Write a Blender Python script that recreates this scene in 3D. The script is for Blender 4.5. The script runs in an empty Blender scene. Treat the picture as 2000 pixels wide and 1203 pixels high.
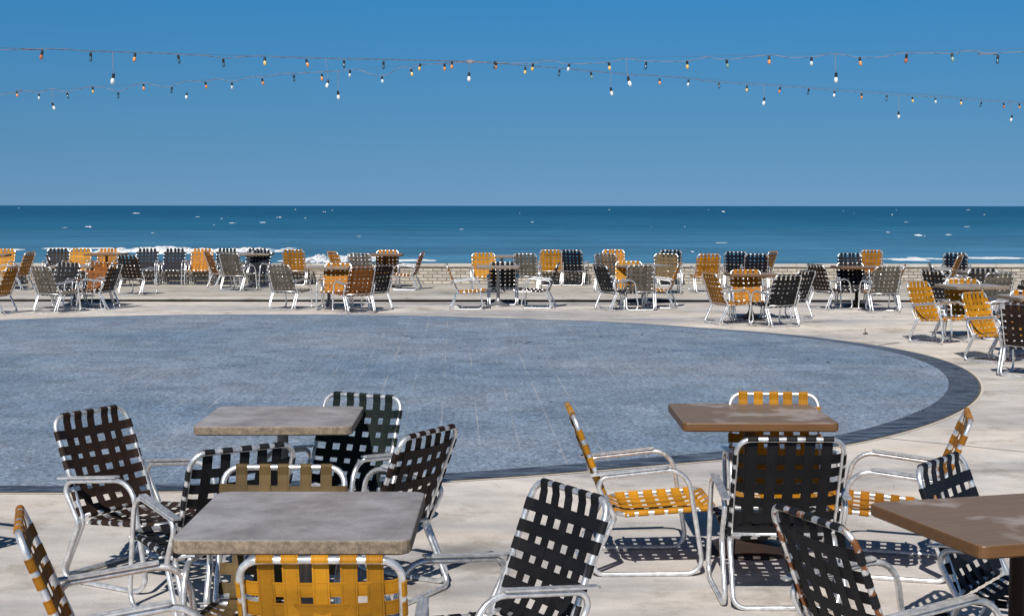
import bpy, bmesh, math, random
from mathutils import Vector, Matrix
random.seed(7)
R = math.radians
C = bpy.context.scene.collection
scene = bpy.context.scene

# ------------------------------------------------------------------ camera
F = 2800.0; H = 1.85; PITCH = math.atan(199.5 / F); ROLL = R(0.05)
CAM = Matrix.Rotation(math.pi/2 - PITCH, 3, 'X') @ Matrix.Rotation(ROLL, 3, 'Z')
cd = bpy.data.cameras.new('camera'); cam = bpy.data.objects.new('camera', cd); C.objects.link(cam)
cam.matrix_world = Matrix.Translation((0, 0, H)) @ CAM.to_4x4()
cd.sensor_width = 36; cd.lens = F / 2000 * 36; cd.clip_start = 0.1; cd.clip_end = 60000
scene.camera = cam

def ray(px, py):
    return CAM @ Vector(((px-1000)/F, -(py-601.5)/F, -1))
def at(px, py, z=0.0):
    d = ray(px, py); t = (z-H)/d.z
    return Vector((d.x*t, d.y*t, z))

# ------------------------------------------------------------------ materials
def new_mat(name):
    m = bpy.data.materials.new(name); m.use_nodes = True
    nt = m.node_tree; b = nt.nodes['Principled BSDF']
    return m, nt, b
def nd(nt, t, **kw):
    n = nt.nodes.new(t)
    for k, v in kw.items(): setattr(n, k, v)
    return n
def noise(nt, vec, scale, detail=4, rough=.55):
    n = nd(nt, 'ShaderNodeTexNoise'); n.inputs['Scale'].default_value = scale
    n.inputs['Detail'].default_value = detail; n.inputs['Roughness'].default_value = rough
    nt.links.new(vec, n.inputs['Vector']); return n.outputs['Fac']
def ramp(nt, fac, stops):
    r = nd(nt, 'ShaderNodeValToRGB'); e = r.color_ramp.elements
    while len(e) < len(stops): e.new(.5)
    for i, (p, c) in enumerate(stops):
        e[i].position = p; e[i].color = (c[0], c[1], c[2], 1) if not isinstance(c, (int, float)) else (c, c, c, 1)
    nt.links.new(fac, r.inputs['Fac']); return r.outputs['Color']
def mix(nt, a, b, fac, mode='MIX'):
    m = nd(nt, 'ShaderNodeMix', data_type='RGBA', blend_type=mode)
    for s, v in ((m.inputs[0], fac), (m.inputs[6], a), (m.inputs[7], b)):
        if isinstance(v, bpy.types.NodeSocket): nt.links.new(v, s)
        elif isinstance(v, (int, float)): s.default_value = v
        else: s.default_value = (v[0], v[1], v[2], 1)
    return m.outputs[2]
def bump(nt, b, h, strength, dist=.01):
    n = nd(nt, 'ShaderNodeBump'); n.inputs['Strength'].default_value = strength
    n.inputs['Distance'].default_value = dist
    nt.links.new(h, n.inputs['Height']); nt.links.new(n.outputs['Normal'], b.inputs['Normal'])
def math_(nt, op, a, b=0.0, clamp=False):
    n = nd(nt, 'ShaderNodeMath', operation=op); n.use_clamp = clamp
    for s, v in ((n.inputs[0], a), (n.inputs[1], b)):
        if isinstance(v, bpy.types.NodeSocket): nt.links.new(v, s)
        else: s.default_value = v
    return n.outputs[0]
def coords(nt, rot=0.0, scale=(1, 1, 1), kind='Object'):
    t = nd(nt, 'ShaderNodeTexCoord'); m = nd(nt, 'ShaderNodeMapping')
    m.inputs['Rotation'].default_value = (0, 0, rot); m.inputs['Scale'].default_value = scale
    nt.links.new(t.outputs[kind], m.inputs['Vector']); return m.outputs['Vector']

def strap_mat(name, col, var=.18, rough=.62):
    m, nt, b = new_mat(name); v = coords(nt)
    n1 = noise(nt, v, 900, 2); n2 = noise(nt, v, 14, 4)
    oi = nd(nt, 'ShaderNodeObjectInfo')
    tone = math_(nt, 'ADD', math_(nt, 'MULTIPLY', n2, .5), math_(nt, 'MULTIPLY', oi.outputs['Random'], .5))
    lo = [c*(1-var) for c in col]; hi = [min(1, c*(1+var)+.004) for c in col]
    c = mix(nt, lo, hi, tone)
    c = mix(nt, c, ramp(nt, n1, [(.3, .72), (.7, 1.0)]), 1.0, 'MULTIPLY')
    uvn = nd(nt, 'ShaderNodeUVMap'); su = nd(nt, 'ShaderNodeSeparateXYZ'); nt.links.new(uvn.outputs['UV'], su.inputs[0])
    rib = math_(nt, 'SINE', math_(nt, 'MULTIPLY', su.outputs['X'], 62.8)); cross = math_(nt, 'SINE', math_(nt, 'MULTIPLY', su.outputs['Y'], 2500.0))
    edge = math_(nt, 'ABSOLUTE', math_(nt, 'SUBTRACT', su.outputs['X'], .5))
    c = mix(nt, c, ramp(nt, edge, [(.30, 1.0), (.34, .80), (.38, .80), (.42, 1.0)]), 1.0, 'MULTIPLY')
    c = mix(nt, c, ramp(nt, rib, [(0.0, .82), (.6, 1.0)]), 1.0, 'MULTIPLY')
    dirt = noise(nt, v, 5.5, 5, .65)
    c = mix(nt, c, ramp(nt, dirt, [(.30, .70), (.50, 1.0), (.74, 1.15)]), .9, 'MULTIPLY')
    wn = nd(nt, 'ShaderNodeTexWhiteNoise', noise_dimensions='1D'); nt.links.new(math_(nt, 'FLOOR', math_(nt, 'DIVIDE', math_(nt, 'ADD', su.outputs['Y'], .5), 4.0)), wn.inputs['W'])
    c = mix(nt, c, ramp(nt, wn.outputs['Value'], [(0.0, .72), (1.0, 1.25)]), 1.0, 'MULTIPLY')
    n1 = math_(nt, 'ADD', n1, math_(nt, 'MULTIPLY', math_(nt, 'MULTIPLY', rib, cross), .35))
    nt.links.new(c, b.inputs['Base Color']); b.inputs['Roughness'].default_value = rough
    b.inputs['Specular IOR Level'].default_value = .2
    bump(nt, b, n1, .25, .001); return m

STRAP = {
 'yellow': strap_mat('yellow_webbing', (.56, .245, .010)),
 'amber': strap_mat('amber_webbing', (.44, .175, .010)),
 'orange': strap_mat('orange_webbing', (.47, .180, .007)),
 'rust': strap_mat('rust_webbing', (.27, .085, .010)),
 'black': strap_mat('black_webbing', (.013, .013, .016)),
 'navy': strap_mat('navy_webbing', (.0055, .0075, .017)),
 'green': strap_mat('dark_green_webbing', (.009, .018, .016)),
 'brown': strap_mat('brown_webbing', (.028, .0145, .010)),
 'taupe': strap_mat('taupe_webbing', (.145, .128, .105)),
 'olive': strap_mat('olive_webbing', (.15, .098, .038)),
}
def alu_mat(name, rust=0.0):
    m, nt, b = new_mat(name); v = coords(nt)
    n = noise(nt, v, 30, 5, .6); n2 = noise(nt, v, 7, 3)
    c = mix(nt, (.60, .60, .61), (.90, .90, .91), ramp(nt, n, [(.35, 0.0), (.65, 1.0)]))
    met = ramp(nt, n2, [(.3, .62), (.7, .86)])
    if rust:
        f = ramp(nt, noise(nt, v, 16, 4, .6), [(.50, 0.0), (.56, 1.0)])
        c = mix(nt, c, (.16, .055, .015), f)
        met = mix(nt, met, (0, 0, 0), f)
    nt.links.new(c, b.inputs['Base Color']); nt.links.new(met, b.inputs['Metallic'])
    nt.links.new(ramp(nt, n, [(.2, .26), (.8, .46)]), b.inputs['Roughness'])
    return m
ALU = alu_mat('aluminium_tube'); ALU_RUST = alu_mat('rusty_tube', 1.0)

def stone_mat(name, lo, hi, edge=None):
    m, nt, b = new_mat(name); v = coords(nt)
    n1 = noise(nt, v, 4, 7, .66); n2 = noise(nt, v, 110, 4, .75)
    c = mix(nt, lo, hi, ramp(nt, n1, [(.34, 0.0), (.62, 1.0)]))
    c = mix(nt, c, ramp(nt, noise(nt, v, 2.2, 4), [(.38, (.88, .82, .78)), (.55, (1, 1, 1))]), .8, 'MULTIPLY')
    c = mix(nt, c, ramp(nt, n2, [(.35, .78), (.65, 1.06)]), .8, 'MULTIPLY')
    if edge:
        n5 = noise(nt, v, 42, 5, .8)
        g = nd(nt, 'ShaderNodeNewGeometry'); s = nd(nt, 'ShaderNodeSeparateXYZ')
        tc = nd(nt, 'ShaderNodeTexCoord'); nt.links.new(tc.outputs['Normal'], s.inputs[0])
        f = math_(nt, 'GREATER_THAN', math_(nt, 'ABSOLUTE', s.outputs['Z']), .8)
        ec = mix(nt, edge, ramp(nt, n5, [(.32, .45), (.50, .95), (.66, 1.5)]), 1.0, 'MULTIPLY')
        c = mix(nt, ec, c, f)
    nt.links.new(c, b.inputs['Base Color']); b.inputs['Roughness'].default_value = .75
    bump(nt, b, n2, .45, .004); return m
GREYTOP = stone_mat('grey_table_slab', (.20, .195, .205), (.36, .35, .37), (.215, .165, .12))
def wood_mat():
    m, nt, b = new_mat('brown_weathered_top'); v = coords(nt, 0, (1, 9, 9))
    n1 = noise(nt, v, 5, 6, .65); n2 = noise(nt, coords(nt), 3.2, 3, .5); n3 = noise(nt, coords(nt), 200, 2)
    c = mix(nt, (.130, .086, .058), (.235, .165, .115), n1)
    c = mix(nt, c, (.36, .31, .28), ramp(nt, n2, [(.52, 0.0), (.60, .75)]))
    s = nd(nt, 'ShaderNodeSeparateXYZ'); tc = nd(nt, 'ShaderNodeTexCoord')
    nt.links.new(tc.outputs['Normal'], s.inputs[0])
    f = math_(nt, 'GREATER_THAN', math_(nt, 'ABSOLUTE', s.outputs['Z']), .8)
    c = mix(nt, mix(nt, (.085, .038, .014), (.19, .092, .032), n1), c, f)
    nt.links.new(c, b.inputs['Base Color']); b.inputs['Roughness'].default_value = .5
    bump(nt, b, n3, .15, .002); return m
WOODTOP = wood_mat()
def plain(name, col, rough=.6, metal=0.0, var=.2, sc=20):
    m, nt, b = new_mat(name); n = noise(nt, coords(nt), sc, 4)
    c = mix(nt, [x*(1-var) for x in col], [min(1, x*(1+var)) for x in col], n)
    nt.links.new(c, b.inputs['Base Color']); b.inputs['Roughness'].default_value = rough
    b.inputs['Metallic'].default_value = metal; return m
STEEL = plain('painted_steel_post', (.30, .30, .31), .4, .6)
DARKSTEEL = plain('dark_iron_post', (.035, .022, .018), .55, .2)

def ground_mat(name, base, dark, warm):
    m, nt, b = new_mat(name); v = coords(nt); vs = coords(nt, .05, (.35, 1.3, 1))
    n1 = noise(nt, vs, .55, 5, .6); n2 = noise(nt, v, 2.6, 6, .62); n3 = noise(nt, v, 90, 3, .7); n4 = noise(nt, vs, .9, 4)
    c = mix(nt, dark, base, ramp(nt, n1, [(.36, 0.0), (.56, 1.0)]))
    c = mix(nt, c, warm, ramp(nt, n4, [(.50, 0.0), (.68, .7)]))
    c = mix(nt, c, ramp(nt, n2, [(.30, .76), (.62, 1.03)]), .85, 'MULTIPLY')
    c = mix(nt, c, ramp(nt, n3, [(.30, .80), (.65, 1.05)]), .8, 'MULTIPLY')
    st = noise(nt, vs, .33, 6, .68)
    c = mix(nt, c, ramp(nt, st, [(.38, (.58, .60, .64)), (.49, (.93, .93, .95)), (.60, (1.06, 1.03, .98))]), .75, 'MULTIPLY')
    st2 = noise(nt, v, 1.15, 7, .72)
    c = mix(nt, c, ramp(nt, st2, [(.36, (.62, .58, .53)), (.47, (1, 1, 1))]), .8, 'MULTIPLY')
    dv = nd(nt, 'ShaderNodeVectorMath', operation='ADD'); nz = nd(nt, 'ShaderNodeTexNoise'); nz.inputs['Scale'].default_value = .9; nz.inputs['Detail'].default_value = 6
    nt.links.new(v, nz.inputs['Vector']); nt.links.new(v, dv.inputs[0]); nt.links.new(nz.outputs['Color'], dv.inputs[1])
    vo = nd(nt, 'ShaderNodeTexVoronoi', feature='DISTANCE_TO_EDGE'); vo.inputs['Scale'].default_value = .30; nt.links.new(dv.outputs[0], vo.inputs['Vector'])
    crack = math_(nt, 'MULTIPLY', math_(nt, 'LESS_THAN', vo.outputs['Distance'], .0022), ramp(nt, noise(nt, v, .5, 3), [(.56, 0.0), (.64, .4)]))
    c = mix(nt, c, (.14, .125, .11), crack)
    # fine dark cracks and specks
    sp = ramp(nt, noise(nt, v, 38, 2, .4), [(.20, .45), (.27, 1.0)])
    c = mix(nt, c, sp, .8, 'MULTIPLY')
    nt.links.new(c, b.inputs['Base Color']); b.inputs['Roughness'].default_value = .85
    bump(nt, b, n3, .35, .003); return m
CONC = ground_mat('sunbleached_concrete', (.70, .65, .60), (.43, .42, .42), (.69, .61, .535))
TERR = ground_mat('pale_terrace_concrete', (.52, .49, .44), (.42, .40, .37), (.54, .48, .41))

EDGE = ground_mat('light_edge_strip', (.66, .64, .60), (.52, .50, .47), (.64, .60, .54))
def floor_mat():
    m, nt, b = new_mat('blue_grey_floor_tiles'); v = coords(nt, R(-2.3))
    n1 = noise(nt, v, 27, 4, .8); n2 = noise(nt, v, .35, 4, .55); n3 = noise(nt, v, 1.6, 5, .6); n4 = noise(nt, v, 70, 2, .6)
    c = mix(nt, (.155, .218, .308), (.230, .274, .336), ramp(nt, n2, [(.35, 0.0), (.65, 1.0)]))
    c = mix(nt, c, ramp(nt, n3, [(.30, .82), (.70, 1.10)]), 1.0, 'MULTIPLY')
    c = mix(nt, c, ramp(nt, n1, [(.36, .50), (.50, 1.0), (.64, 1.65)]), .9, 'MULTIPLY')
    c = mix(nt, c, ramp(nt, n4, [(.32, .66), (.68, 1.36)]), 1.0, 'MULTIPLY')
    # tile joints, faint and broken up
    s = nd(nt, 'ShaderNodeSeparateXYZ'); nt.links.new(v, s.inputs[0])
    def line(o, off):
        f = math_(nt, 'FRACT', math_(nt, 'DIVIDE', math_(nt, 'ADD', o, 100+off), .305))
        return math_(nt, 'LESS_THAN', math_(nt, 'ABSOLUTE', math_(nt, 'SUBTRACT', f, .5)), .022)
    g = math_(nt, 'MAXIMUM', line(s.outputs['X'], 0.0), math_(nt, 'MULTIPLY', line(s.outputs['Y'], .1), .45))
    brk = ramp(nt, noise(nt, coords(nt, 0, (1, .5, 1)), 1.1, 4, .6), [(.43, 0.0), (.64, .62)])
    c = mix(nt, c, (.40, .40, .40), math_(nt, 'MULTIPLY', g, brk))
    # per tile tint
    w = nd(nt, 'ShaderNodeTexWhiteNoise', noise_dimensions='2D')
    fl = nd(nt, 'ShaderNodeVectorMath', operation='SNAP'); fl.inputs[1].default_value = (.305, .305, 1)
    nt.links.new(v, fl.inputs[0]); nt.links.new(fl.outputs[0], w.inputs['Vector'])
    c = mix(nt, c, ramp(nt, w.outputs['Value'], [(0.0, .86), (1.0, 1.09)]), 1.0, 'MULTIPLY')
    # small white chips
    vo = nd(nt, 'ShaderNodeTexVoronoi'); vo.inputs['Scale'].default_value = 3.2; nt.links.new(v, vo.inputs['Vector'])
    chip = math_(nt, 'LESS_THAN', vo.outputs['Distance'], .055)
    c = mix(nt, c, (.55, .55, .56), math_(nt, 'MULTIPLY', chip, .7))
    nt.links.new(c, b.inputs['Base Color']); b.inputs['Roughness'].default_value = .62
    bump(nt, b, n1, .15, .003); return m
FLOOR = floor_mat()
def ring_mat():
    m, nt, b = new_mat('dark_floor_border'); v = coords(nt, 0, (.6, 2.5, 1))
    n1 = noise(nt, v, 5, 5, .7); n2 = noise(nt, coords(nt), 70, 3)
    c = mix(nt, (.026, .038, .060), (.16, .20, .27), ramp(nt, n1, [(.42, 0.0), (.70, 1.0)]))
    c = mix(nt, c, ramp(nt, n2, [(.3, .8), (.7, 1.1)]), 1.0, 'MULTIPLY')
    s = nd(nt, 'ShaderNodeSeparateXYZ'); nt.links.new(coords(nt), s.inputs[0])      # the seaward side is worn to the floor's colour
    far = nd(nt, 'ShaderNodeMapRange'); nt.links.new(math_(nt, 'SUBTRACT', s.outputs['Y'], math_(nt, 'MULTIPLY', s.outputs['X'], .9)), far.inputs['Value'])
    far.inputs['From Min'].default_value = 12.5; far.inputs['From Max'].default_value = 22
    c = mix(nt, c, (.165, .21, .275), math_(nt, 'MULTIPLY', far.outputs[0], .85))
    nt.links.new(c, b.inputs['Base Color']); b.inputs['Roughness'].default_value = .6; return m
RING = ring_mat()

def brick_mat():
    m, nt, b = new_mat('whitewashed_bricks'); t = nd(nt, 'ShaderNodeTexCoord')
    s = nd(nt, 'ShaderNodeSeparateXYZ'); nt.links.new(t.outputs['Object'], s.inputs[0])
    cb = nd(nt, 'ShaderNodeCombineXYZ'); nt.links.new(s.outputs['X'], cb.inputs[0]); nt.links.new(s.outputs['Z'], cb.inputs[1])
    br = nd(nt, 'ShaderNodeTexBrick'); nt.links.new(cb.outputs[0], br.inputs['Vector'])
    br.inputs['Scale'].default_value = 1; br.inputs['Brick Width'].default_value = .215; br.inputs['Row Height'].default_value = .073
    br.inputs['Mortar Size'].default_value = .010; br.inputs['Mortar Smooth'].default_value = .2
    br.inputs['Color1'].default_value = (.52, .47, .40, 1); br.inputs['Color2'].default_value = (.36, .32, .27, 1)
    br.inputs['Mortar'].default_value = (.17, .15, .13, 1)
    n = noise(nt, cb.outputs[0], 9, 4)
    c = mix(nt, br.outputs['Color'], ramp(nt, n, [(.3, .8), (.7, 1.1)]), 1.0, 'MULTIPLY')
    nt.links.new(c, b.inputs['Base Color']); b.inputs['Roughness'].default_value = .85
    bump(nt, b, math_(nt, 'SUBTRACT', 1.0, br.outputs['Fac']), .8, .01); return m
BRICK = brick_mat(); COPING = stone_mat('pale_coping', (.46, .43, .39), (.56, .53, .48))

def sea_mat():
    m, nt, b = new_mat('sea_water')
    g = nd(nt, 'ShaderNodeNewGeometry'); s = nd(nt, 'ShaderNodeSeparateXYZ'); nt.links.new(g.outputs['Position'], s.inputs[0])
    mp = nd(nt, 'ShaderNodeMapping'); mp.inputs['Scale'].default_value = (.35, 1, 1); nt.links.new(g.outputs['Position'], mp.inputs['Vector'])
    v = mp.outputs['Vector']
    big = noise(nt, v, .012, 4, .5)
    d = math_(nt, 'ADD', s.outputs['Y'], math_(nt, 'MULTIPLY', math_(nt, 'SUBTRACT', big, .5), 160.0))
    f = nd(nt, 'ShaderNodeMapRange'); nt.links.new(d, f.inputs['Value'])
    f.inputs['From Min'].default_value = 90; f.inputs['From Max'].default_value = 800
    c = ramp(nt, f.outputs[0], [(0.0, (.085, .235, .37)), (.12, (.058, .195, .33)), (.35, (.022, .135, .255)), (1.0, (.010, .095, .20))])
    n1 = noise(nt, v, .16, 8, .7); n2 = noise(nt, v, .035, 5, .6)
    c = mix(nt, c, ramp(nt, n1, [(.30, .60), (.70, 1.30)]), .8, 'MULTIPLY')
    c = mix(nt, c, ramp(nt, n2, [(.32, .82), (.68, 1.12)]), .9, 'MULTIPLY')
    nt.links.new(c, b.inputs['Base Color']); b.inputs['Roughness'].default_value = .45
    b.inputs['Specular IOR Level'].default_value = .22
    h = math_(nt, 'ADD', n1, math_(nt, 'MULTIPLY', n2, 1.5))
    bump(nt, b, h, .6, 1.2); return m
SEA = sea_mat()
FOAM = plain('white_foam', (.78, .80, .82), .8, 0, .06, 3)
SAND = plain('beach_sand', (.46, .40, .30), .9, 0, .12, 2)
JOINT = plain('dark_joint', (.10, .09, .085), .9)
PALE = plain('pale_rim', (.58, .52, .44), .85)
RISER = plain('riser_gap_shade', (.02, .018, .017), .9)  # shade of the gap under the terrace lip, put into the colour
DRY = plain('dry_leaf', (.03, .022, .015), .8)

# ------------------------------------------------------------------ mesh helpers
def link(name, bm, mat, parent=None, smooth=True):
    me = bpy.data.meshes.new(name); bm.normal_update(); bm.to_mesh(me); bm.free()
    me.materials.append(mat)
    if smooth:
        for p in me.polygons: p.use_smooth = True
    o = bpy.data.objects.new(name, me); C.objects.link(o)
    if parent: o.parent = parent
    return o
def tag(o, label, cat, group=None):
    o['label'] = label; o['category'] = cat
    if group: o['group'] = group
    return o
def box(bm, c, s, rot=None):
    m = Matrix.Translation(c) @ (rot.to_4x4() if rot else Matrix.Identity(4)) @ Matrix.Diagonal((s[0], s[1], s[2], 1))
    return bmesh.ops.create_cube(bm, size=1, matrix=m)['verts']
def fillet(P, rad, n=5, closed=True):
    out = []; N = len(P)
    for i in range(N):
        if not closed and i in (0, N-1): out.append(Vector(P[i])); continue
        p = Vector(P[i]); a = (Vector(P[i-1])-p); b = (Vector(P[(i+1) % N])-p)
        r = rad[i] if isinstance(rad, (list, tuple)) else rad
        la, lb = a.length, b.length; a.normalize(); b.normalize()
        ang = a.angle(b); t = min(r/math.tan(ang/2), la*.48, lb*.48); rr = t*math.tan(ang/2)
        cen = p + (a+b).normalized()*(rr/math.sin(ang/2))
        u = (p+a*t)-cen; w = (p+b*t)-cen; th = u.angle(w)
        for k in range(n+1):
            q = k/n
            out.append(cen + (u*math.sin((1-q)*th)+w*math.sin(q*th))/math.sin(th) if th > 1e-4 else p)
    return out
def tube(bm, P, r, closed=False, seg=8, cap=True):
    N = len(P); T = []
    for i in range(N):
        if closed: t = P[(i+1) % N]-P[i-1]
        else: t = P[min(i+1, N-1)]-P[max(i-1, 0)]
        T.append(t.normalized())
    up = Vector((0, 0, 1)) if abs(T[0].z) < .9 else Vector((1, 0, 0))
    nrm = (up - T[0]*up.dot(T[0])).normalized(); rings = []
    for i in range(N):
        nrm = (nrm - T[i]*nrm.dot(T[i])).normalized(); bi = T[i].cross(nrm)
        rings.append([bm.verts.new(P[i] + (nrm*math.cos(2*math.pi*k/seg)+bi*math.sin(2*math.pi*k/seg))*r) for k in range(seg)])
    M = N if closed else N-1
    for i in range(M):
        a = rings[i]; b = rings[(i+1) % N]; off = 0
        if closed and i == N-1:      # match the seam
            off = min(range(seg), key=lambda o: sum((a[k].co-b[(k+o) % seg].co).length for k in range(seg)))
        for k in range(seg):
            bm.faces.new((a[k], a[(k+1) % seg], b[(k+1+off) % seg], b[(k+off) % seg]))
    if not closed and cap:
        bm.faces.new(rings[0][::-1]); bm.faces.new(rings[-1])
def lathe(bm, prof, cen=(0, 0), seg=20):
    rings = []
    for r, z in prof:
        rings.append([bm.verts.new((cen[0]+r*math.cos(2*math.pi*k/seg), cen[1]+r*math.sin(2*math.pi*k/seg), z)) for k in range(seg)])
    for a, b in zip(rings, rings[1:]):
        for k in range(seg): bm.faces.new((a[k], a[(k+1) % seg], b[(k+1) % seg], b[k]))
    bm.faces.new(rings[0][::-1]); bm.faces.new(rings[-1])
def strip(bm, pts, W, wid, th):
    """pts: list of Vector in a plane, W: unit vector across the strap; closed thin box swept along pts"""
    secs = []; N = len(pts)
    for i in range(N):
        t = (pts[min(i+1, N-1)]-pts[max(i-1, 0)]).normalized(); n = t.cross(W).normalized()
        h = th/2; w = wid/2
        secs.append([bm.verts.new(pts[i]+W*a+n*b) for a, b in ((-w, -h), (w, -h), (w, h), (-w, h))])
    for a, b in zip(secs, secs[1:]):
        for k in range(4): bm.faces.new((a[k], a[(k+1) % 4], b[(k+1) % 4], b[k]))
    bm.faces.new(secs[0][::-1]); bm.faces.new(secs[-1])
    uv = bm.loops.layers.uv.verify(); idx = {}
    ln = 0; sid = strip.n = getattr(strip, 'n', 0)+1
    for i, sc in enumerate(secs):
        if i: ln += (pts[i]-pts[i-1]).length
        for k, v_ in enumerate(sc): idx[v_] = ((0, 1, 1, 0)[k], ln + 4.0*(sid % 61))
    for sc in secs:
        for v_ in sc:
            for lp in v_.link_loops: lp[uv].uv = idx[v_]

# ------------------------------------------------------------------ the chair
HW = .243; TR = .0125
def webbing(O, S, N_, L, rows, cols, wr, wc, sag, rnd):
    """O origin at the s=0 bar centre, S unit along, N_ unit normal (the sitter's side)"""
    bm = bmesh.new(); U = Vector((1, 0, 0)); a = .0028; rt = TR+.0018
    def sg(u, s): return -sag*max(0, 1-(u/HW)**2)*math.sin(math.pi*min(1, max(0, s/L)))**.6
    arc = [R(x) for x in (-95, -60, -20, 20, 55, 90)]
    for i, s in enumerate(rows):                        # cross straps
        tilt = rnd.uniform(-.005, .005); droop = rnd.uniform(0, .009); s += rnd.uniform(-.004, .004)
        pts = [(-HW - math.cos(q)*rt, math.sin(q)*rt) for q in arc]
        keys = []
        for j, u in enumerate(cols): keys.append((u, a*.75 + rnd.uniform(-.0003, .0003)))
        xs = [-HW+.030] + [k[0] for k in keys] + [HW-.030]
        ys = [.004] + [k[1] for k in keys] + [.004]
        for k in range(len(xs)-1):
            for q in (0, .3, .7):
                f = (1-math.cos(math.pi*q))/2
                x = xs[k]+(xs[k+1]-xs[k])*q; y = ys[k]+(ys[k+1]-ys[k])*f
                pts.append((x, y+sg(x, s)-droop*(1-(x/HW)**2)))
        pts.append((xs[-1], ys[-1]+sg(xs[-1], s)))
        pts += [(HW + math.cos(q)*rt, math.sin(q)*rt) for q in reversed(arc)]
        P = [O + U*x + S*(s + tilt*x/HW) + N_*y for x, y in pts]
        strip(bm, P, S, wr, .0022)
    for j, u in enumerate(cols):                        # long straps
        sl = rnd.uniform(-.006, .006); u += rnd.uniform(-.004, .004)
        pts = [(-math.cos(q)*rt, math.sin(q)*rt) for q in arc]
        keys = sorted((s, -a*.75) for i, s in enumerate(rows))
        xs = [.026] + [k[0] for k in keys if .03 < k[0] < L-.03] + [L-.030]
        ys = [.004] + [k[1] for k in keys if .03 < k[0] < L-.03] + [.004]
        for k in range(len(xs)-1):
            for q in (0, .3, .7):
                f = (1-math.cos(math.pi*q))/2
                x = xs[k]+(xs[k+1]-xs[k])*q; y = ys[k]+(ys[k+1]-ys[k])*f
                pts.append((x, y+sg(u, x)))
        pts.append((xs[-1], ys[-1]+sg(u, xs[-1])))
        pts += [(L + math.cos(q)*rt, math.sin(q)*rt) for q in reversed(arc)]
        P = [O + U*(u+sl*x/L) + S*x + N_*y for x, y in pts]
        strip(bm, P, U, wc, .0022)
    return bm
BO = Vector((0, -.185, .325)); BT = Vector((0, -.370, .800))
SO = Vector((0, -.145, .305)); ST = Vector((0, .340, .338))
COLS = [-.166, -.083, 0, .083, .166]
def back_mesh(seed, sw=.048):
    S = (BT-BO).normalized(); L = (BT-BO).length; n = Vector((0, S.z, -S.y))
    return webbing(BO, S, n, L, [L-.098-.0765*k for k in range(6)], COLS, sw, sw, .016, random.Random(seed))
def seat_mesh(seed, sw=.048):
    S = (ST-SO).normalized(); L = (ST-SO).length; n = Vector((0, -S.z, S.y))
    return webbing(SO, S, n, L, [.055+.075*k for k in range(6)], COLS, sw, sw, .022, random.Random(seed))
def backframe_bm():
    bm = bmesh.new(); w = HW
    P = [(-w, -.315, TR), (-w, -.170, .300), (-w, -.370, .800), (w, -.370, .800), (w, -.170, .300), (w, -.315, TR)]
    tube(bm, fillet(P, [.055, .05, .065, .065, .05, .055]), TR, True, 8)
    tube(bm, [Vector((-w, -.188, .325)), Vector((w, -.188, .325))], TR*.9, False, 8)
    return bm
def seatframe_bm():
    bm = bmesh.new(); w = HW
    P = [(-w, -.145, .305), (-w, .340, .338), (w, .340, .338), (w, -.145, .305)]
    tube(bm, fillet(P, .05), TR*.95, True, 8)
    for s in (-1, 1):
        for y, z in ((-.10, .31), (.26, .333)):
            tube(bm, [Vector((s*(w+.004), y, z)), Vector((s*(w+.045), y, z))], .006, False, 6)
    return bm
def side_bm(s):
    bm = bmesh.new(); x = s*.279
    P = [(x, -.278, .497), (x, .195, .548), (x, .285, TR), (x, -.300, TR), (x, -.165, .300)]
    tube(bm, fillet(P, [.05, .115, .075, .05, .05], 6), TR, True, 8)
    return bm
def armrest_bm(s):
    bm = bmesh.new(); x = s*.279; d = Vector((0, .473, .051)).normalized(); n = Vector((0, -d.z, d.y))
    o = Vector((x, -.290, .4988)) + n*(TR+.0035)
    rows = []
    for k, l in enumerate((0, .008, .385, .395)):
        w = .017 if k in (0, 3) else .0195
        prof = [(-w, -.006), (-w, .001), (-w*.75, .0035), (-w*.5, .0015), (-w*.2, .0015), (0, .004), (w*.2, .0015), (w*.5, .0015), (w*.75, .0035), (w, .001), (w, -.006)]
        rows.append([bm.verts.new(o + d*l + Vector((a, 0, 0)) + n*b) for a, b in prof])
    for a, b in zip(rows, rows[1:]):
        for k in range(len(a)): bm.faces.new((a[k], a[(k+1) % len(a)], b[(k+1) % len(a)], b[k]))
    bm.faces.new(rows[0][::-1]); bm.faces.new(rows[-1])
    return bm

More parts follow.
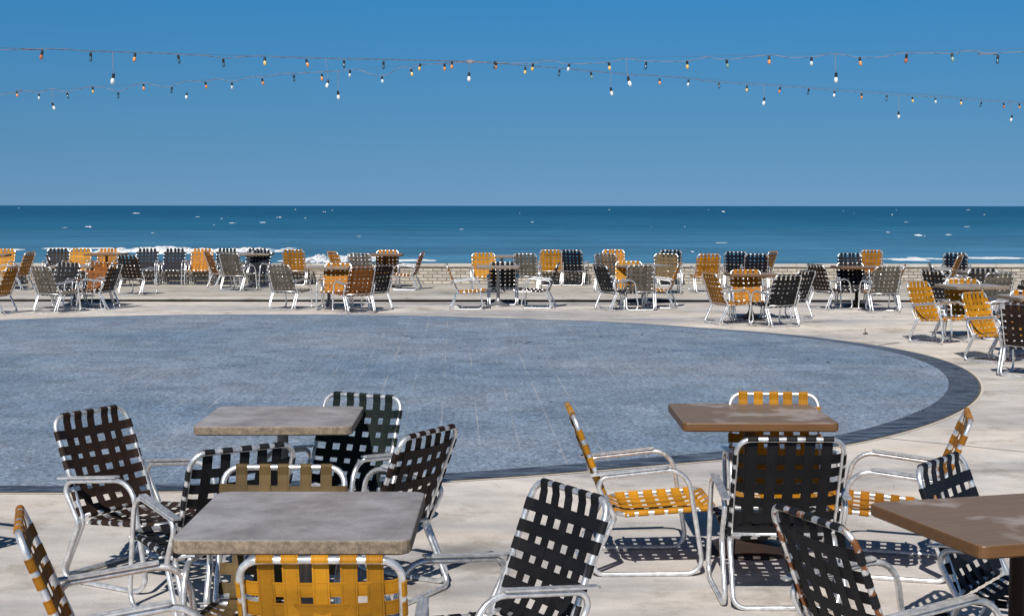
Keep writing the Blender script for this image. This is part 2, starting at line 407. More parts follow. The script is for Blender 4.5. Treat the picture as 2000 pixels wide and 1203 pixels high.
PROTO = {}
def make_chair(color, sw):
    root = bpy.data.objects.new('patio_chair', None); C.objects.link(root)
    link('back_frame', backframe_bm(), ALU, root)
    link('seat_frame', seatframe_bm(), ALU, root)
    for s in (-1, 1):
        sf = link('side_frame', side_bm(s), ALU, root)
        link('armrest', armrest_bm(s), ALU, sf, smooth=False)
    sd = len(PROTO)*3+11
    link('back_webbing', back_mesh(sd, sw), STRAP[color], root, smooth=False)
    link('seat_webbing', seat_mesh(sd+1, sw), STRAP[color], root, smooth=False)
    return root
def dup(root):
    r = root.copy(); C.objects.link(r)
    for ch in list(root.children):
        c = ch.copy(); C.objects.link(c); c.parent = r
        for g in list(ch.children):
            d = g.copy(); C.objects.link(d); d.parent = c
    return r
TERR_Z = .05; G2 = 'chairs along the sea terrace'
rj = random.Random(3); COUNT = {}
def chair(px, py, up, hd, color, label, group, top=True, xy=None):
    """px, py: where the middle of the top rail stands; up: 1 on the raised terrace; hd: the way it faces (0 = to the sea, 90 = right)"""
    z0 = TERR_Z if up else 0.0
    n = COUNT.get(color, 0); COUNT[color] = n+1; far = group == G2; key = (color, n % 3, far)
    if key in PROTO: o = dup(PROTO[key])
    else: o = PROTO[key] = make_chair(color, .0565 if far else .051 if color == 'yellow' else .0455+.0015*(n % 3))
    a = -R(hd)
    if xy is None:
        t = at(px, py, z0+.813); off = Matrix.Rotation(a, 3, 'Z') @ Vector((0, -.372, 0))
        x, y = t.x-off.x, t.y-off.y
    else: x, y = xy
    y = min(y, WY-.035-max(.33, .37*abs(math.cos(a)) if math.cos(a) < 0 else .35)) if up else y
    o.location = (x, y, z0); o.rotation_euler = (0, 0, a)
    tag(o, label, 'chair', group)
    return o

# ------------------------------------------------------------------ tables
def slab(w, d, h, r, z):
    bm = bmesh.new()
    P = fillet([(-w/2, -d/2, 0), (w/2, -d/2, 0), (w/2, d/2, 0), (-w/2, d/2, 0)], r, 4)
    e = .006
    lv = []
    for zz, k in ((z-h, e), (z-h+e, 0), (z-e, 0), (z-e*.3, e*.3), (z, e)):
        lv.append([bm.verts.new((p.x*(1-2*k/w), p.y*(1-2*k/d), zz)) for p in P])
    for a, b in zip(lv, lv[1:]):
        for k in range(len(P)): bm.faces.new((a[k], a[(k+1) % len(P)], b[(k+1) % len(P)], b[k]))
    bm.faces.new(lv[0][::-1]); bm.faces.new(lv[-1]); return bm
def table(x, y, up, rot, kind, label, group, w=.80, d=.74, h=.046):
    z0 = TERR_Z if up else 0
    t = bpy.data.objects.new('cafe_table', None); C.objects.link(t)
    t.location = (x, y, z0); t.rotation_euler = (0, 0, R(rot))
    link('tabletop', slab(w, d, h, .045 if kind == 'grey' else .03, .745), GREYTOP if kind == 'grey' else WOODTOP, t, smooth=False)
    pm = STEEL if kind == 'grey' else DARKSTEEL
    bm = bmesh.new()
    lathe(bm, [(.030, .03), (.030, .67), (.052, .68), (.052, .694)]); link('post', bm, pm, t)
    bm = bmesh.new()
    lathe(bm, [(.235, 0), (.235, .012), (.215, .025), (.12, .050), (.06, .085), (.038, .13), (.031, .16)]); link('base', bm, pm, t)
    bm = bmesh.new()
    for s in (R(45), R(-45)): box(bm, (0, 0, .6965), (.62, .035, .004 if s > 0 else .0035), Matrix.Rotation(s, 3, 'Z'))
    link('bracket', bm, DARKSTEEL, t, smooth=False)
    return tag(t, label, 'table', group)

# ------------------------------------------------------------------ setting
def sheet(name, pts, z, mat, kind='structure'):
    bm = bmesh.new(); bm.faces.new([bm.verts.new((x, y, z)) for x, y in pts])
    o = link(name, bm, mat, smooth=False)
    if kind: o['kind'] = kind
    return o
SY = 27.55; WY = 33.0; TERR_Z = .05
sheet('plaza', [(-70, -20), (70, -20), (70, SY+.5), (-70, SY+.5)], 0, CONC)
# raised terrace slab with an overhanging lip and a shadow gap, its shade deepened by the riser's near-black colour
bm = bmesh.new()
box(bm, (0, (SY+WY+.6)/2, TERR_Z-.004), (140, WY+.6-SY, .008))
o = link('terrace', bm, TERR, smooth=False); o['kind'] = 'structure'
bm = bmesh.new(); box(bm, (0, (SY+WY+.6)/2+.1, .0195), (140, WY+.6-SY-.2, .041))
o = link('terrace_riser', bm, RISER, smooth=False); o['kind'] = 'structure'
bm = bmesh.new(); rr = random.Random(8); x = -60.0
while x < 60:
    l = 3.05; bm.faces.new([bm.verts.new(c) for c in ((x+.006, SY+.002, TERR_Z+.004), (x+l-.006, SY+.002, TERR_Z+.004), (x+l-.006, SY+.72+rr.uniform(-.01, .01), TERR_Z+.004), (x+.006, SY+.72, TERR_Z+.004))]); x += l
o = link('terrace_edge', bm, EDGE, smooth=False); o['kind'] = 'structure'
bm = bmesh.new(); v = [bm.verts.new(c) for c in ((-200, WY+.3, -1.0), (200, WY+.3, -1.0), (200, 75, -2.6), (200, 100, -3.4), (-200, 100, -3.4), (-200, 75, -2.6))]
bm.faces.new((v[0], v[1], v[2], v[5])); bm.faces.new((v[5], v[2], v[3], v[4]))
o = link('beach', bm, SAND); o['kind'] = 'structure'
sheet('sea', [(-40000, 60), (40000, 60), (40000, 45000), (-40000, 45000)], -3.0, SEA)

wall = bpy.data.objects.new('low_brick_wall', None); C.objects.link(wall); wall.location = (0, WY, TERR_Z)
bm = bmesh.new(); box(bm, (0, .11, .20-.4), (140, .22, .40+.8)); link('brickwork', bm, BRICK, wall, smooth=False)
bm = bmesh.new()
x = -70.0; rr = random.Random(5)
while x < 70:
    l = 1.15 + rr.uniform(-.1, .1)
    vs = box(bm, (x+l/2, .11, .40+.034), (l-.008, .29, .064+rr.uniform(-.003, .003))); x += l
link('coping', bm, COPING, wall, smooth=False)
tag(wall, 'low whitewashed brick wall with pale coping between the terrace and the sea', 'wall')

# dance floor outline from polar samples around its middle
CX, CY = -3.0, 16.7
samp = [(5.15, 17.95), (4.31, 20.05), (2.37, 22.1), (-.84, 23.75), (-3.47, 24.2), (-6.07, 24.05), (-8.32, 22.95), (-10.3, 20.6), (-11.2, 17.5), (-11.2, 15.2), (-10.2, 12.7), (-8.3, 10.6), (-5.8, 9.45), (-3.31, 9.15), (-2.33, 9.2), (-.45, 9.58), (.54, 9.9), (2.83, 11.24), (3.45, 11.98), (4.25, 13.29), (4.77, 14.53), (5.13, 16.24)]
ps = sorted((math.atan2(y-CY, x-CX), math.hypot(x-CX, y-CY)) for x, y in samp)
def rad(a):
    s = w = 0
    for (q, r) in ps:
        d = (a-q+math.pi) % (2*math.pi)-math.pi; k = math.exp(-(d/.22)**2); s += k*r; w += k
    return s/w
NA = 480; AN = [2*math.pi*k/NA for k in range(NA)]
def ringpts(off): return [(CX+(rad(a)+off)*math.cos(a), CY+(rad(a)+off)*math.sin(a)) for a in AN]
def annulus(name, r0, r1, z, mat):
    bm = bmesh.new(); A = [bm.verts.new((x, y, z)) for x, y in ringpts(r0)]; B = [bm.verts.new((x, y, z)) for x, y in ringpts(r1)]
    for k in range(NA): bm.faces.new((A[k], B[k], B[(k+1) % NA], A[(k+1) % NA]))
    o = link(name, bm, mat, smooth=False); o['kind'] = 'structure'; return o
def inner(): return [(CX+(rad(a)-.17-.13*max(0, math.cos(a+.30))**1.5)*math.cos(a), CY+(rad(a)-.17-.13*max(0, math.cos(a+.30))**1.5)*math.sin(a)) for a in AN]
fl = sheet('dance_floor', inner(), .010, FLOOR)
annulus('dance_floor_border', -.30, 0, .009, RING)
annulus('dance_floor_joint', 0, .018, .006, JOINT)
annulus('dance_floor_rim',   .018, .045, .004, PALE)
# saw-cut joints in the concrete
def joint(a, b, w=.012):
    p = at(*a); q = at(*b); d = (q-p).normalized(); n = Vector((-d.y, d.x, 0))*w/2
    P = [p]; rr = random.Random(int(a[0])); L = (q-p).length; k = 0
    N = max(2, int(L/.25)); 
    for i in range(1, N+1): P.append(p + d*L*i/N + n*rr.uniform(-.8, .8))
    bm = bmesh.new(); A = [bm.verts.new((s.x-n.x*(.6+.4*rr.random()), s.y-n.y, .004)) for s in P]; B = [bm.verts.new((s.x+n.x, s.y+n.y*(.6+.4*rr.random()), .004)) for s in P]
    for i in range(N): bm.faces.new((A[i], A[i+1], B[i+1], B[i]))
    o = link('expansion_joint', bm, JOINT, smooth=False); o['kind'] = 'structure'
joint((1700, 853), (2300, 912), .013)
joint((1695, 678), (1757, 669), .03)

# surf and whitecaps
def foam_blob(bm, x, y, w, d, h, rnd, n=None):
    n = n or max(6, int(w/.5)); m = 5; G = []
    ph = [rnd.uniform(0, 6.28) for _ in range(4)]
    for i in range(n+1):
        u = i/n; env = math.sin(math.pi*u)**.45
        e = env*(.62+.22*math.sin(u*w*.9+ph[0])+.16*math.sin(u*w*2.3+ph[1]))*(1+rnd.uniform(-.25, .25))
        e = max(.05, e)
        row = []
        for j in range(m+1):
            t = j/m; row.append(bm.verts.new((x-w/2+u*w, y+(t-.5)*d*(.4+e)+rnd.uniform(-.1, .1)*d*.2, -3.02+h*e*math.sin(math.pi*t)*(1+rnd.uniform(-.15, .15)))))
        G.append(row)
    for i in range(n):
        for j in range(m): bm.faces.new((G[i][j], G[i+1][j], G[i+1][j+1], G[i][j+1]))
def sea_at(px, py): return at(px, py, -3.0)
rs = random.Random(12)
bm = bmesh.new()
for x0, x1, py, hpx, n in ((90, 215, 485, 1.6, 26), (195, 330, 490, 7, 90), (255, 345, 486, 4, 40), (300, 455, 491, 8, 110), (430, 560, 489, 5, 60), (585, 668, 507, 10, 80), (645, 745, 505, 8, 70), (560, 610, 507, 3, 14),
                       (1786, 1836, 505, 2.0, 16), (1885, 1990, 504, 2.0, 22), (1740, 1800, 507, 1, 8), (745, 835, 509, 1.4, 12), (-120, 30, 488, 2, 30), (2000, 2100, 505, 2, 20), (-400, -150, 489, 6, 60)):
    a = sea_at(x0, py); b = sea_at(x1, py); ph = rs.uniform(0, 6)
    if x0 > 1700: hpx *= .4
    for k in range(n):
        u = (k+rs.random())/n; env = math.sin(math.pi*u)**.4*(.65+.35*math.sin(u*9+ph))
        foam_blob(bm, a.x+(b.x-a.x)*u, a.y+rs.uniform(-1, 1)*(7 if hpx > 2.5 else 2), (b.x-a.x)/n*rs.uniform(4, 10), rs.uniform(1.5, 4), max(.06, 1.25*hpx*a.y/F*env*rs.uniform(.5, 1.05)), rs, 7)
o = link('surf', bm, FOAM); o['kind'] = 'stuff'; tag(o, 'white surf breaking beyond the wall at the left', 'surf')
bm = bmesh.new()
CAPS = [(1793, 460, 24, 4.5), (1801, 461, 10, 3), (1852, 459, 15, 2.2), (1885, 443, 17, 2), (1410, 414, 8, 2.5), (1415, 474, 52, 1.2), (1040, 434, 8, 2), (1353, 492, 9, 2.5), (175, 443, 14, 2.6), (178, 444, 6, 3), (270, 417, 16, 1.6),
        (430, 427.5, 6, 2), (456, 436, 18, 1.3), (514, 435, 14, 2), (545, 425, 8, 2), (597, 426.5, 6, 2.2), (577, 409.5, 5, 1.6), (416, 440, 6, 1.4), (385, 424, 9, 1.3), (1735, 454, 14, 1.4), (1740, 420, 5, 1.5), (1272, 443, 4, 1.5), (1336, 443, 4, 1.4), (1385, 410, 5, 1.3), (1015, 417, 4, 1.3), (1770, 434, 10, 1.2), (1190, 410, 4, 1.2), (650, 402+9, 4, 1.3), (125, 445, 14, 1), (300, 455, 12, .9), (900, 448, 14, .9), (700, 462, 16, .9)]
for _ in range(9):
    CAPS.append((rs.uniform(-100, 2100), 406+rs.random()**2*70, rs.uniform(2, 7), rs.uniform(.5, 1.1)))
for px, py, w, h in CAPS:
    a = sea_at(px, py); s = a.y/F
    for q in range(1 + int(w > 6) + int(w > 12)):
        ww = w*rs.uniform(.35, .75 if w > 6 else 1.0)
        foam_blob(bm, a.x+(rs.random()-.5)*(w-ww)*s, a.y*(1+rs.uniform(-.006, .006)), ww*s, max(1, ww*s*.3), h*s*rs.uniform(.55, 1.0), rs, 8)
o = link('whitecaps', bm, FOAM); o['kind'] = 'stuff'; tag(o, 'small whitecaps scattered over the blue sea', 'whitecaps')

# ------------------------------------------------------------------ tables, near
GN = 'tables in the foreground'
table(-1.21, 7.50, 0, 1, 'grey', 'grey slab table standing behind, partly over the dance floor edge, at the left', GN)
table(-.735, 5.09, 0, 0, 'grey', 'big grey slab table with rounded corners, nearest at the left', GN, .80, .82, .05)
table(1.275, 7.63, 0, 0, 'brown', 'brown wooden table between a black chair and a yellow chair', GN)
table(1.815, 5.06, 0, 16, 'brown', 'brown wooden table cut off by the right edge of the photo', GN, .80, .72)
def tb(px, py, up, rot, kind, label, dd=.0):
    p = at(px, py, .745+(TERR_Z if up else 0)); return table(p.x, p.y+dd, up, rot, kind, label, 'tables along the sea terrace')
tb(145, 518, 0, 6, 'grey', 'far grey table second from the left, among dark chairs')
tb(208, 495, 1, 0, 'brown', 'dark table in front of the yellow and orange chairs by the wall at the left')
tb(-20, 497, 1, 10, 'brown', 'dark table in front of the yellow chair at the left edge')
tb(496, 494.5, 1, 0, 'grey', 'grey table in front of the black chairs by the wall, beside the taupe chair')
tb(642, 520.5, 0, 0, 'grey', 'far grey table with orange chairs on both sides')
tb(752, 495.5, 1, 0, 'brown', 'table right before the pinkish orange chair by the sea wall')
tb(980, 499, 1, 12, 'grey', 'table corner showing between a yellow and a taupe chair back')
tb(973, 519, 0, 0, 'grey', 'grey table mostly hidden behind the far black chair in the middle')
tb(1258, 517.5, 0, 38, 'grey', 'grey table hidden behind the taupe chair facing the sea')
tb(1467, 534, 0, 0, 'brown', 'dark brown table with an orange chair behind it')
tb(1674, 520, 0, 4, 'brown', 'brown table before two black chairs right of the middle')
tb(1898, 557, 0, 10, 'grey', 'pale table between the yellow chairs at the right')
tb(1925, 530, 0, 5, 'grey', 'far table behind the taupe chair at the right edge')
tb(2030, 578, 0, 5, 'grey', 'table cut off by the right edge behind the brown chair')

# ------------------------------------------------------------------ chairs, near
G1 = 'chairs round the foreground tables'
chair(174, 799, 0, 120, 'brown', 'dark brown webbed chair at far left corner of the rear grey table, facing right', G1)
chair(711, 768, 0, 205, 'green', 'dark green webbed chair behind the rear grey table', G1)
chair(842, 838, 0, 300, 'brown', 'dark brown webbed chair seen from behind, right of the two grey tables', G1)
chair(478, 871, 0, 324, 'black', 'black webbed chair between the two grey tables, back partly hidden by the olive chair', G1)
chair(556, 906, 0, 180, 'olive', 'olive webbed chair behind the nearest grey table', G1)
chair(624, 1085, 0, 0, 'yellow', 'yellow webbed chair seen from behind, in front of the nearest grey table', G1)
chair(1118, 950, 0, 238, 'black', 'black webbed chair leaning in the bottom middle, facing the nearest grey table', G1)
chair(36, 1008, 0, 72, 'amber', 'amber webbed chair cut off in the bottom left corner', G1)
chair(1113, 796, 0, 88, 'yellow', 'yellow webbed chair seen from the side, left of the brown table, facing right', G1)
chair(1511, 765, 0, 184, 'yellow', 'yellow webbed chair behind the brown table', G1)
chair(1546, 853, 0, 0, 'black', 'black webbed chair seen from behind, pushed up to the brown table', G1)
chair(1893, 806, 0, 285, 'amber', 'amber webbed chair right of the brown table, facing left', G1)
chair(1833, 894, 0, 128, 'navy', 'navy webbed chair behind the table at the right edge', G1)
o = chair(1580, 1003, 0, 68, 'black', 'black webbed chair with a rust-spotted frame in the bottom right', G1)
for c in o.children:
    if c.name.startswith('back_frame'):
        c.data = c.data.copy(); c.data.materials[0] = ALU_RUST; c['label'] = 'rust-spotted frame'
chair(0, 0, 0, 344, 'black', 'aluminium chair in the bottom right corner of which only an arm shows', G1, xy=(2.02, 4.45))
chair(0, 0, 0, 120, 'brown', 'brown webbed chair just past the left edge, its shadow falling into the photo', G1, xy=(-3.17, 7.45))

# ------------------------------------------------------------------ chairs, far
G2 = 'chairs along the sea terrace'
FAR = [
 (10, 486, 1, 182, 'yellow', 'yellow chair by the wall at the left edge'),
 (26, 520, 0, 277, 'amber', 'amber chair seen from the side at the left edge, its legs by the dance floor'),
 (60, 492, 1, 278, 'amber', 'small amber chair right of the yellow one at the left edge, turned left'),
 (78, 520, 0, 28, 'taupe', 'taupe chair left of the far grey table at the left'),
 (92, 500, 1, 65, 'brown', 'brown chair half hidden behind the taupe chair at the far left'),
 (128, 484, 1, 170, 'brown', 'brown chair by the wall, left of the yellow and orange ones'),
 (187, 482.5, 1, 180, 'yellow', 'yellow chair by the wall behind the dark table at the left'),
 (198, 512, 0, 190, 'rust', 'rust chair on the far side of the far grey table at the left'),
 (240, 482.5, 1, 184, 'orange', 'orange chair by the wall beside the yellow one'),
 (247, 498, 1, 18, 'brown', 'brown chair seen from behind in front of the orange one'),
 (228, 515, 0, 281, 'black', 'black chair right of the far grey table at the left'),
 (134, 513, 0, 195, 'black', 'black chair behind the far grey table, between taupe and black chairs'),
 (301, 484, 1, 178, 'navy', 'navy chair in the row by the wall, left one of two'),
 (358, 483.5, 1, 180, 'navy', 'navy chair in the row by the wall, right one of two'),
 (414, 483, 1, 180, 'orange', 'orange chair in the row by the wall, right of the navy ones'),
 (404, 491, 1, 60, 'rust', 'rust chair turned right, half hidden in front of the orange one'),
 (465, 482.5, 1, 180, 'green', 'dark green chair by the wall behind the taupe one'),
 (521, 482.5, 1, 178, 'black', 'black chair by the wall behind the grey table'),
 (446, 494, 1, 22, 'taupe', 'taupe chair on the terrace, left of the grey table, seen from behind'),
 (512, 489, 1, 200, 'navy', 'navy chair close in front of the black one by the wall'),
 (543, 516.5, 0, 26, 'taupe', 'taupe chair left of the table with orange chairs'),
 (578, 486.5, 1, 2, 'amber', 'amber chair standing alone by the wall, facing the sea'),
 (661, 514, 0, 184, 'orange', 'orange chair behind the table, its rail above the tabletop'),
 (648, 491, 1, 55, 'orange', 'small orange chair turned right in front of the surf'),
 (709, 520.5, 0, 328, 'rust', 'rust orange chair seen from behind, right of the far grey table'),
 (701, 494.5, 1, 12, 'taupe', 'taupe chair on the terrace above the rust orange one'),
 (757, 488.5, 1, 180, 'orange', 'orange chair with a shiny rail by the wall behind the dark table'),
 (751, 517, 0, 312, 'black', 'black chair half hidden behind the rust orange one'),
 (826, 492, 1, 276, 'rust', 'rust and dark chair seen edge on against the brick wall, facing left'),
 (872, 515, 0, 88, 'amber', 'chair seen edge on, left of the middle group, facing right'),
 (944, 494, 1, 172, 'yellow', 'yellow chair behind the black one in the middle'),
 (982, 511.5, 0, 0, 'black', 'black chair seen from behind in the middle group'),
 (1025, 495, 1, 8, 'taupe', 'taupe chair right of the middle table, seen from behind'),
 (1076, 488, 1, 0, 'yellow', 'bright yellow chair beside the navy one by the wall'),
 (1115, 487.5, 1, 14, 'navy', 'navy chair right of the bright yellow one by the wall'),
 (1091, 514, 0, 277, 'brown', 'brown chair seen edge on, facing left in front of the bright yellow one'),
 (1182, 495, 1, 22, 'taupe', 'taupe chair on the terrace in front of an orange one'),
 (1198, 487.5, 1, 182, 'orange', 'orange chair by the wall, left of the olive one'),
 (1228, 510, 0, 182, 'yellow', 'yellow chair hidden behind the far taupe chair and its table'),
 (1252, 517.5, 0, 0, 'taupe', 'taupe chair seen squarely from behind, right of the middle'),
 (1170, 517, 0, 62, 'black', 'black chair turned right, beside the square taupe one'),
 (1304, 486.5, 1, 0, 'navy', 'navy chair behind the olive yellow one by the wall'),
 (1301, 495, 1, 184, 'olive', 'olive yellow chair in front of the navy one, facing the camera'),
 (1328, 514, 0, 283, 'amber', 'amber chair seen edge on, right of the square taupe one'),
 (1385, 496, 1, 355, 'orange', 'bright orange chair on the terrace, seen from behind'),
 (1437, 491.5, 1, 16, 'navy', 'smaller navy chair between the orange and the other navy chair'),
 (1478, 495.5, 1, 4, 'navy', 'wider navy chair left of the small amber one'),
 (1511, 490.5, 1, 305, 'amber', 'small amber chair turned left, by the two navy chairs'),
 (1456, 526.5, 0, 181, 'orange', 'orange chair behind the dark brown table'),
 (1384, 532, 0, 70, 'amber', 'amber chair at the left of the dark brown table, turned right'),
 (1541, 536, 0, 336, 'black', 'black chair at the front right of the dark brown table'),
 (1577, 527.5, 0, 318, 'black', 'black chair half hidden right of the dark brown table'),
 (1591, 516, 0, 62, 'brown', 'dark brown chair turned right towards the brown far table'),
 (1659, 494.5, 1, 180, 'navy', 'navy chair with sky-lit gaps on the terrace, above the brown table'),
 (1660, 512.5, 0, 182, 'black', 'black chair behind the brown table under the navy one'),
 (1690, 487, 1, 4, 'amber', 'amber chair by the wall right of the navy one'),
 (1736, 520, 0, 352, 'taupe', 'taupe chair right of the brown table, seen from behind'),
 (1768, 517, 0, 288, 'amber', 'amber chair seen edge on, right of the taupe one'),
 (1792, 550, 0, 143, 'yellow', 'yellow chair, left one of the pair at the right, facing right'),
 (1900, 570, 0, 142, 'yellow', 'yellow chair, nearer one of the pair at the right, facing right'),
 (1879, 545, 0, 184, 'yellow', 'yellow chair behind the pale table at the right'),
 (1998, 592, 0, 36, 'brown', 'dark brown chair cut off by the right edge'),
 (1955, 532, 0, 350, 'taupe', 'taupe chair behind the pale table near the right edge'),
 (1919, 525, 0, 180, 'black', 'black chair behind the taupe one near the right edge'),
 (1819, 527, 0, 60, 'black', 'black chair half hidden behind the left yellow one at the right'),
 (1866, 494, 1, 22, 'navy', 'navy chair by the wall at the right, beside an amber one'),
 (1877, 498, 1, 300, 'amber', 'amber chair seen edge on by the wall at the right'),
 (1816, 514, 1, 100, 'taupe', 'aluminium chair before the wall at the right, mostly frame'),
 (2004, 548, 0, 275, 'brown', 'brown chair at the right edge, above the cut off table'),
 (2014, 567, 0, 200, 'orange', 'orange chair at the right edge behind the dark brown one'),
]
for f in FAR: chair(*f, G2)

# ------------------------------------------------------------------ string lights
BCOL = {'o': (.80, .33, .11), 'r': (.52, .17, .08), 'y': (.92, .60, .20), 'b': (.05, .15, .24), 'g': (.25, .38, .34), 'w': (.88, .88, .86), 'c': (.62, .74, .76)}
BM_ = {}
for k, c in BCOL.items():
    m, nt, b = new_mat('bulb_glass_'+k); n = noise(nt, coords(nt), 60, 3)
    nt.links.new(mix(nt, [x*.85 for x in c], c, n), b.inputs['Base Color']); b.inputs['Roughness'].default_value = .18
    b.inputs['Subsurface Weight'].default_value = .15; b.inputs['Subsurface Radius'].default_value = (.01, .01, .01)
    BM_[k] = m
SOCK = plain('black_socket', (.012, .012, .013), .5); CORD = plain('weathered_cord', (.24, .22, .24), .7); WIRE = plain('steel_wire', (.16, .17, .19), .5, .5)
def bulb_me(k, s=1.0):
    bm = bmesh.new()
    lathe(bm, [(.004*s, -.098*s), (.012*s, -.093*s), (.018*s, -.080*s), (.0195*s, -.068*s), (.017*s, -.053*s), (.013*s, -.042*s), (.011*s, -.034*s)], seg=14)
    me = bpy.data.meshes.new('bulb'); bm.to_mesh(me); bm.free(); me.materials.append(BM_[k])
    for p in me.polygons: p.use_smooth = True
    return me
bm = bmesh.new(); lathe(bm, [(.009, .004), (.0145, -.002), (.0155, -.030), (.0145, -.042), (.0135, -.044)][::-1], seg=12); SOCKME = bpy.data.meshes.new('socket'); bm.to_mesh(SOCKME); bm.free(); SOCKME.materials.append(SOCK)
BME = {k: bulb_me(k) for k in BCOL}; BMED = bulb_me('w', 1.22)
XC, YC = at(918, 122, 0).x*0-.47, 16.0
def on_string(px, py, slope):
    d = ray(px, py); t = (YC - slope*XC)/(d.y - slope*d.x)
    return Vector((d.x*t, d.y*t, H+d.z*t))
rb = random.Random(21)
def string_light(slope, pts, bulbs, drops, wirepts, label):
    root = bpy.data.objects.new('string_light', None); C.objects.link(root); base = on_string(918, 122, slope); root.location = base
    tag(root, label, 'string lights', 'strings of coloured bulbs crossing above the dance floor')
    P = [on_string(x, y, slope)-base for x, y in pts]
    a = P[0]+(P[0]-P[3]).normalized()*5; b = P[-1]+(P[-1]-P[-4]).normalized()*5
    P = [a]+P+[b]; Q = []
    for i in range(len(P)-1):                     # smooth it
        p0 = P[max(i-1, 0)]; p1 = P[i]; p2 = P[i+1]; p3 = P[min(i+2, len(P)-1)]
        for k in range(4):
            t = k/4; Q.append(.5*((2*p1)+(p2-p0)*t+(2*p0-5*p1+4*p2-p3)*t*t+(3*p1-p0-3*p2+p3)*t**3))
    Q.append(P[-1])
    # two twisted conductors
    bm = bmesh.new(); D = []
    for i in range(len(Q)-1):
        n = max(1, int((Q[i+1]-Q[i]).length/.05))
        for k in range(n): D.append(Q[i].lerp(Q[i+1], k/n))
    for ph in (0, math.pi):
        tube(bm, [p+Vector((0, .0035*math.cos(i*.9+ph), .0035*math.sin(i*.9+ph))) for i, p in enumerate(D)], .0019, False, 4)
    link('cord', bm, CORD, root)
    bm = bmesh.new(); Wp = [on_string(x, y, slope)-base for x, y in wirepts]
    Wp = [Wp[0]+(Wp[0]-Wp[1]).normalized()*6]+Wp+[Wp[-1]+(Wp[-1]-Wp[-2]).normalized()*6]
    tube(bm, Wp, .0014, False, 5); link('support_wire', bm, WIRE, root)
    def put(p, key, big=False, tilt=12):
        o = bpy.data.objects.new('bulb', BMED if big else BME[key]); C.objects.link(o); o.parent = root; o.location = p
        o.rotation_euler = (R(rb.uniform(-tilt, tilt)), R(rb.uniform(-4, tilt+4)*-1), rb.uniform(0, 6))
        o.scale = (.82,)*3; s = bpy.data.objects.new('socket', SOCKME); C.objects.link(s); s.parent = o
        if big: s.scale = (1.15,)*3
    for x, y, k in bulbs: put(on_string(x, y, slope)-base, k)
    for x, y, x2, y2 in drops:
        a = on_string(x, y, slope)-base; b = on_string(x2, y2, slope)-base
        bm = bmesh.new(); tube(bm, [a.lerp(b, k/8)+Vector((0, 0, 0) if k in (0, 8) else (rb.uniform(-.006, .006),)*3) for k in range(9)], .003, False, 5)
        link('drop_cord', bm, CORD, root); put(b, 'w', True, 14)
P_b = [(83, 100, 'r'), (177, 104, 'b'), (264, 105, 'o'), (348, 109, 'b'), (436, 116, 'b'), (517, 113, 'y'), (598, 117, 'o'), (672, 119, 'b'), (749, 121, 'b'), (883, 121, 'o'),
       (970, 122, 'o'), (1026, 132, 'y'), (1093, 137, 'b'), (1154, 142, 'g'), (1227, 150, 'y'), (1288, 154, 'o'), (1345, 157, 'c'), (1404, 162, 'b'), (1459, 168, 'y'), (1524, 171, 'o'),
       (1580, 174, 'b'), (1630, 179, 'w'), (1683, 183, 'o'), (1732, 187, 'b'), (1782, 190, 'y'), (1827, 192, 'c'), (1877, 195, 'y'), (1917, 200, 'b'), (1960, 202, 'r'), (1991, 203, 'o')]
P_p = [(0, 98), (40, 97), (83, 96), (130, 97), (177, 101), (220, 102), (264, 103), (306, 104), (348, 107), (400, 109), (436, 114), (480, 111), (517, 110), (560, 113), (598, 114), (637, 115), (672, 116), (749, 117), (820, 119), (883, 120),
       (918, 122), (970, 124), (1026, 129), (1093, 134), (1154, 140), (1193, 143), (1227, 147), (1288, 149), (1345, 154), (1375, 158), (1404, 161), (1459, 165), (1492, 166), (1524, 169), (1580, 173), (1630, 177), (1683, 181), (1732, 184), (1755, 186), (1827, 190), (1877, 193), (1917, 197), (1975, 200), (2000, 202)]
string_light(.8, P_p, P_b, [(219, 102, 222, 145), (1193, 143, 1193, 172), (1492, 166, 1493, 192), (1755, 186, 1755, 219), (1973, 200, 1977, 226)],
             [(0, 94), (500, 110), (918, 120), (1400, 157), (2000, 199)], 'string of coloured bulbs running from upper left down to lower right')
Q_b = [(33, 179, 'o'), (76, 184, 'c'), (131, 182, 'b'), (181, 171, 'y'), (231, 181, 'b'), (280, 165, 'o'), (336, 171, 'b'), (365, 182, 'w'), (401, 161, 'o'), (453, 162, 'c'), (512, 154, 'o'), (574, 147, 'b'), (629, 145, 'o'), (684, 138, 'c'), (746, 150, 'c'),
       (803, 136, 'y'), (821, 125, 'y'), (868, 125, 'o'), (967, 121, 'b'), (1041, 125, 'y'), (1112, 126, 'c'), (1189, 123, 'y'), (1262, 122, 'b'), (1342, 120, 'y'), (1419, 118, 'g'), (1502, 111, 'o'), (1585, 113, 'c'), (1679, 113, 'o'), (1771, 107, 'r'), (1859, 105, 'g'), (1949, 109, 'b')]
Q_p = [(0, 186), (33, 176), (76, 181), (102, 174), (131, 180), (181, 169), (231, 178), (256, 170), (280, 162), (310, 169), (336, 169), (364, 159), (401, 160), (425, 154), (453, 160), (490, 151), (512, 151), (545, 145), (574, 144), (629, 141), (660, 139), (684, 137), (700, 137), (746, 149), (785, 131), (803, 135), (821, 127), (868, 125), (918, 122),
       (967, 123), (1041, 124), (1072, 119), (1112, 125), (1189, 122), (1223, 115), (1262, 120), (1342, 120), (1380, 112), (1419, 117), (1502, 108), (1540, 113), (1585, 112), (1631, 106), (1679, 113), (1730, 111), (1771, 104), (1860, 105), (1892, 100), (1949, 107), (2000, 102)]
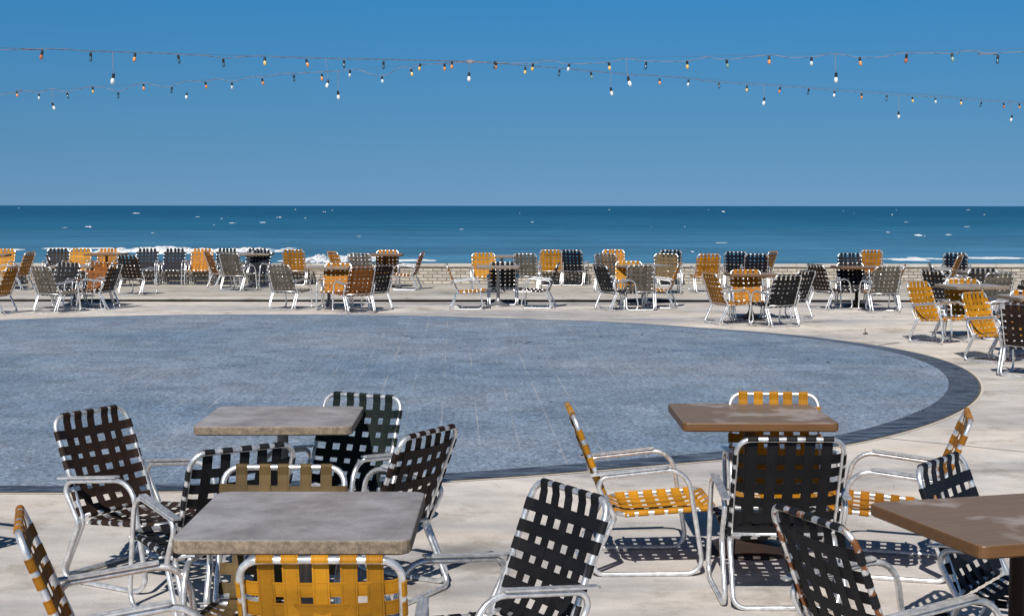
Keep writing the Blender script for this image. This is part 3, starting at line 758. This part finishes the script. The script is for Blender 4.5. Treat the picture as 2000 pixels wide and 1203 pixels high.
string_light(-.6, Q_p, Q_b, [(102, 175, 102, 202), (637, 116, 641, 157), (660, 139, 660, 179), (918, 122, 916, 143), (1223, 116, 1226, 152), (1631, 106, 1633, 143)],
             [(0, 182), (400, 157), (918, 120), (1300, 112), (2000, 96)], 'string of coloured bulbs running from lower left up to upper right')
# porcelain-like junction where the strings cross
bm = bmesh.new(); p = on_string(918, 121, .8)
box(bm, (0, 0, 0), (.07, .04, .035)); bmesh.ops.bevel(bm, geom=bm.edges[:], offset=.008, segments=2)
tube(bm, [Vector((-.05, 0, 0)), Vector((.05, 0, 0))], .01, False, 8)
o = link('junction_box', bm, CORD, smooth=False); o.location = p; tag(o, 'small weathered junction block where the two light strings cross', 'junction block')

# a dry twig curl and litter specks on the plaza
bm = bmesh.new()
tube(bm, [Vector((0, 0, .006)), Vector((.01, .02, .03)), Vector((-.005, .03, .06)), Vector((.012, .02, .075))], .006, False, 6)
tube(bm, [Vector((-.03, -.005, .008)), Vector((.0, .0, .012)), Vector((.035, .01, .008))], .012, False, 6)
o = link('dry_leaf', bm, DRY); q = at(1690, 653); o.location = (q.x, q.y, 0); tag(o, 'dark curled dry leaf lying alone on the concrete right of the dance floor', 'leaf')
bm = bmesh.new(); rl = random.Random(9)
for _ in range(70):
    x = rl.uniform(-7, 7); y = rl.uniform(4, 27); s = rl.uniform(.003, .007)*(1+y/30); z = .012
    a = rl.uniform(0, 3.1)
    box(bm, (x, y, z+s*.2), (s*rl.uniform(1, 2.6), s, s*.4), Matrix.Rotation(a, 3, 'Z'))
o = link('litter', bm, DRY, smooth=False); o['kind'] = 'stuff'; tag(o, 'tiny dark specks of litter scattered on the plaza and dance floor', 'litter')

# ------------------------------------------------------------------ light
EL = R(45); AZ = R(192)      # sun behind the camera, a little to its left
sd = bpy.data.lights.new('sun', 'SUN'); sun = bpy.data.objects.new('sun', sd); C.objects.link(sun)
sd.energy = 5.0; sd.angle = R(.5); sd.color = (1, .95, .87)
sv = Vector((math.sin(AZ)*math.cos(EL), math.cos(AZ)*math.cos(EL), math.sin(EL)))
sun.rotation_euler = sv.to_track_quat('Z', 'Y').to_euler(); sun.location = (0, 0, 30)
w = bpy.data.worlds.new('World'); scene.world = w; w.use_nodes = True; nt = w.node_tree
bg = nt.nodes['Background']; sk = nt.nodes.new('ShaderNodeTexSky'); sk.sky_type = 'NISHITA'; sk.sun_disc = False
sk.sun_elevation = EL; sk.sun_rotation = AZ; sk.altitude = 0; sk.air_density = 1.0; sk.dust_density = 0.3; sk.ozone_density = 3.0
# raise the sampled elevation a little so the band above the sea is the deep blue of the photograph
tc = nt.nodes.new('ShaderNodeTexCoord'); ad = nt.nodes.new('ShaderNodeVectorMath'); ad.operation = 'ADD'; ad.inputs[1].default_value = (0, 0, .16)
nm = nt.nodes.new('ShaderNodeVectorMath'); nm.operation = 'NORMALIZE'
nt.links.new(tc.outputs['Generated'], ad.inputs[0]); nt.links.new(ad.outputs[0], nm.inputs[0]); nt.links.new(nm.outputs[0], sk.inputs[0])
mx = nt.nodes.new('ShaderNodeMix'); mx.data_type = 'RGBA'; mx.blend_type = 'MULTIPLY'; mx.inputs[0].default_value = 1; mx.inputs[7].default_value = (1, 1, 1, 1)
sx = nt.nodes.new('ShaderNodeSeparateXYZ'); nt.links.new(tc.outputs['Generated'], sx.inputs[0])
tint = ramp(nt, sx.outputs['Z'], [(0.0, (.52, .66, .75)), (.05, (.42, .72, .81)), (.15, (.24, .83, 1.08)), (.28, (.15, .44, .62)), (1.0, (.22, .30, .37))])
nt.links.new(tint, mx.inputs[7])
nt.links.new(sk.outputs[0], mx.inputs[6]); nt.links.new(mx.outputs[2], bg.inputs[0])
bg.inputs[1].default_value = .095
vs = scene.view_settings; vs.view_transform = 'Standard'; vs.look = 'None'; vs.exposure = 0; vs.gamma = 1
scene.cycles.use_denoising = True
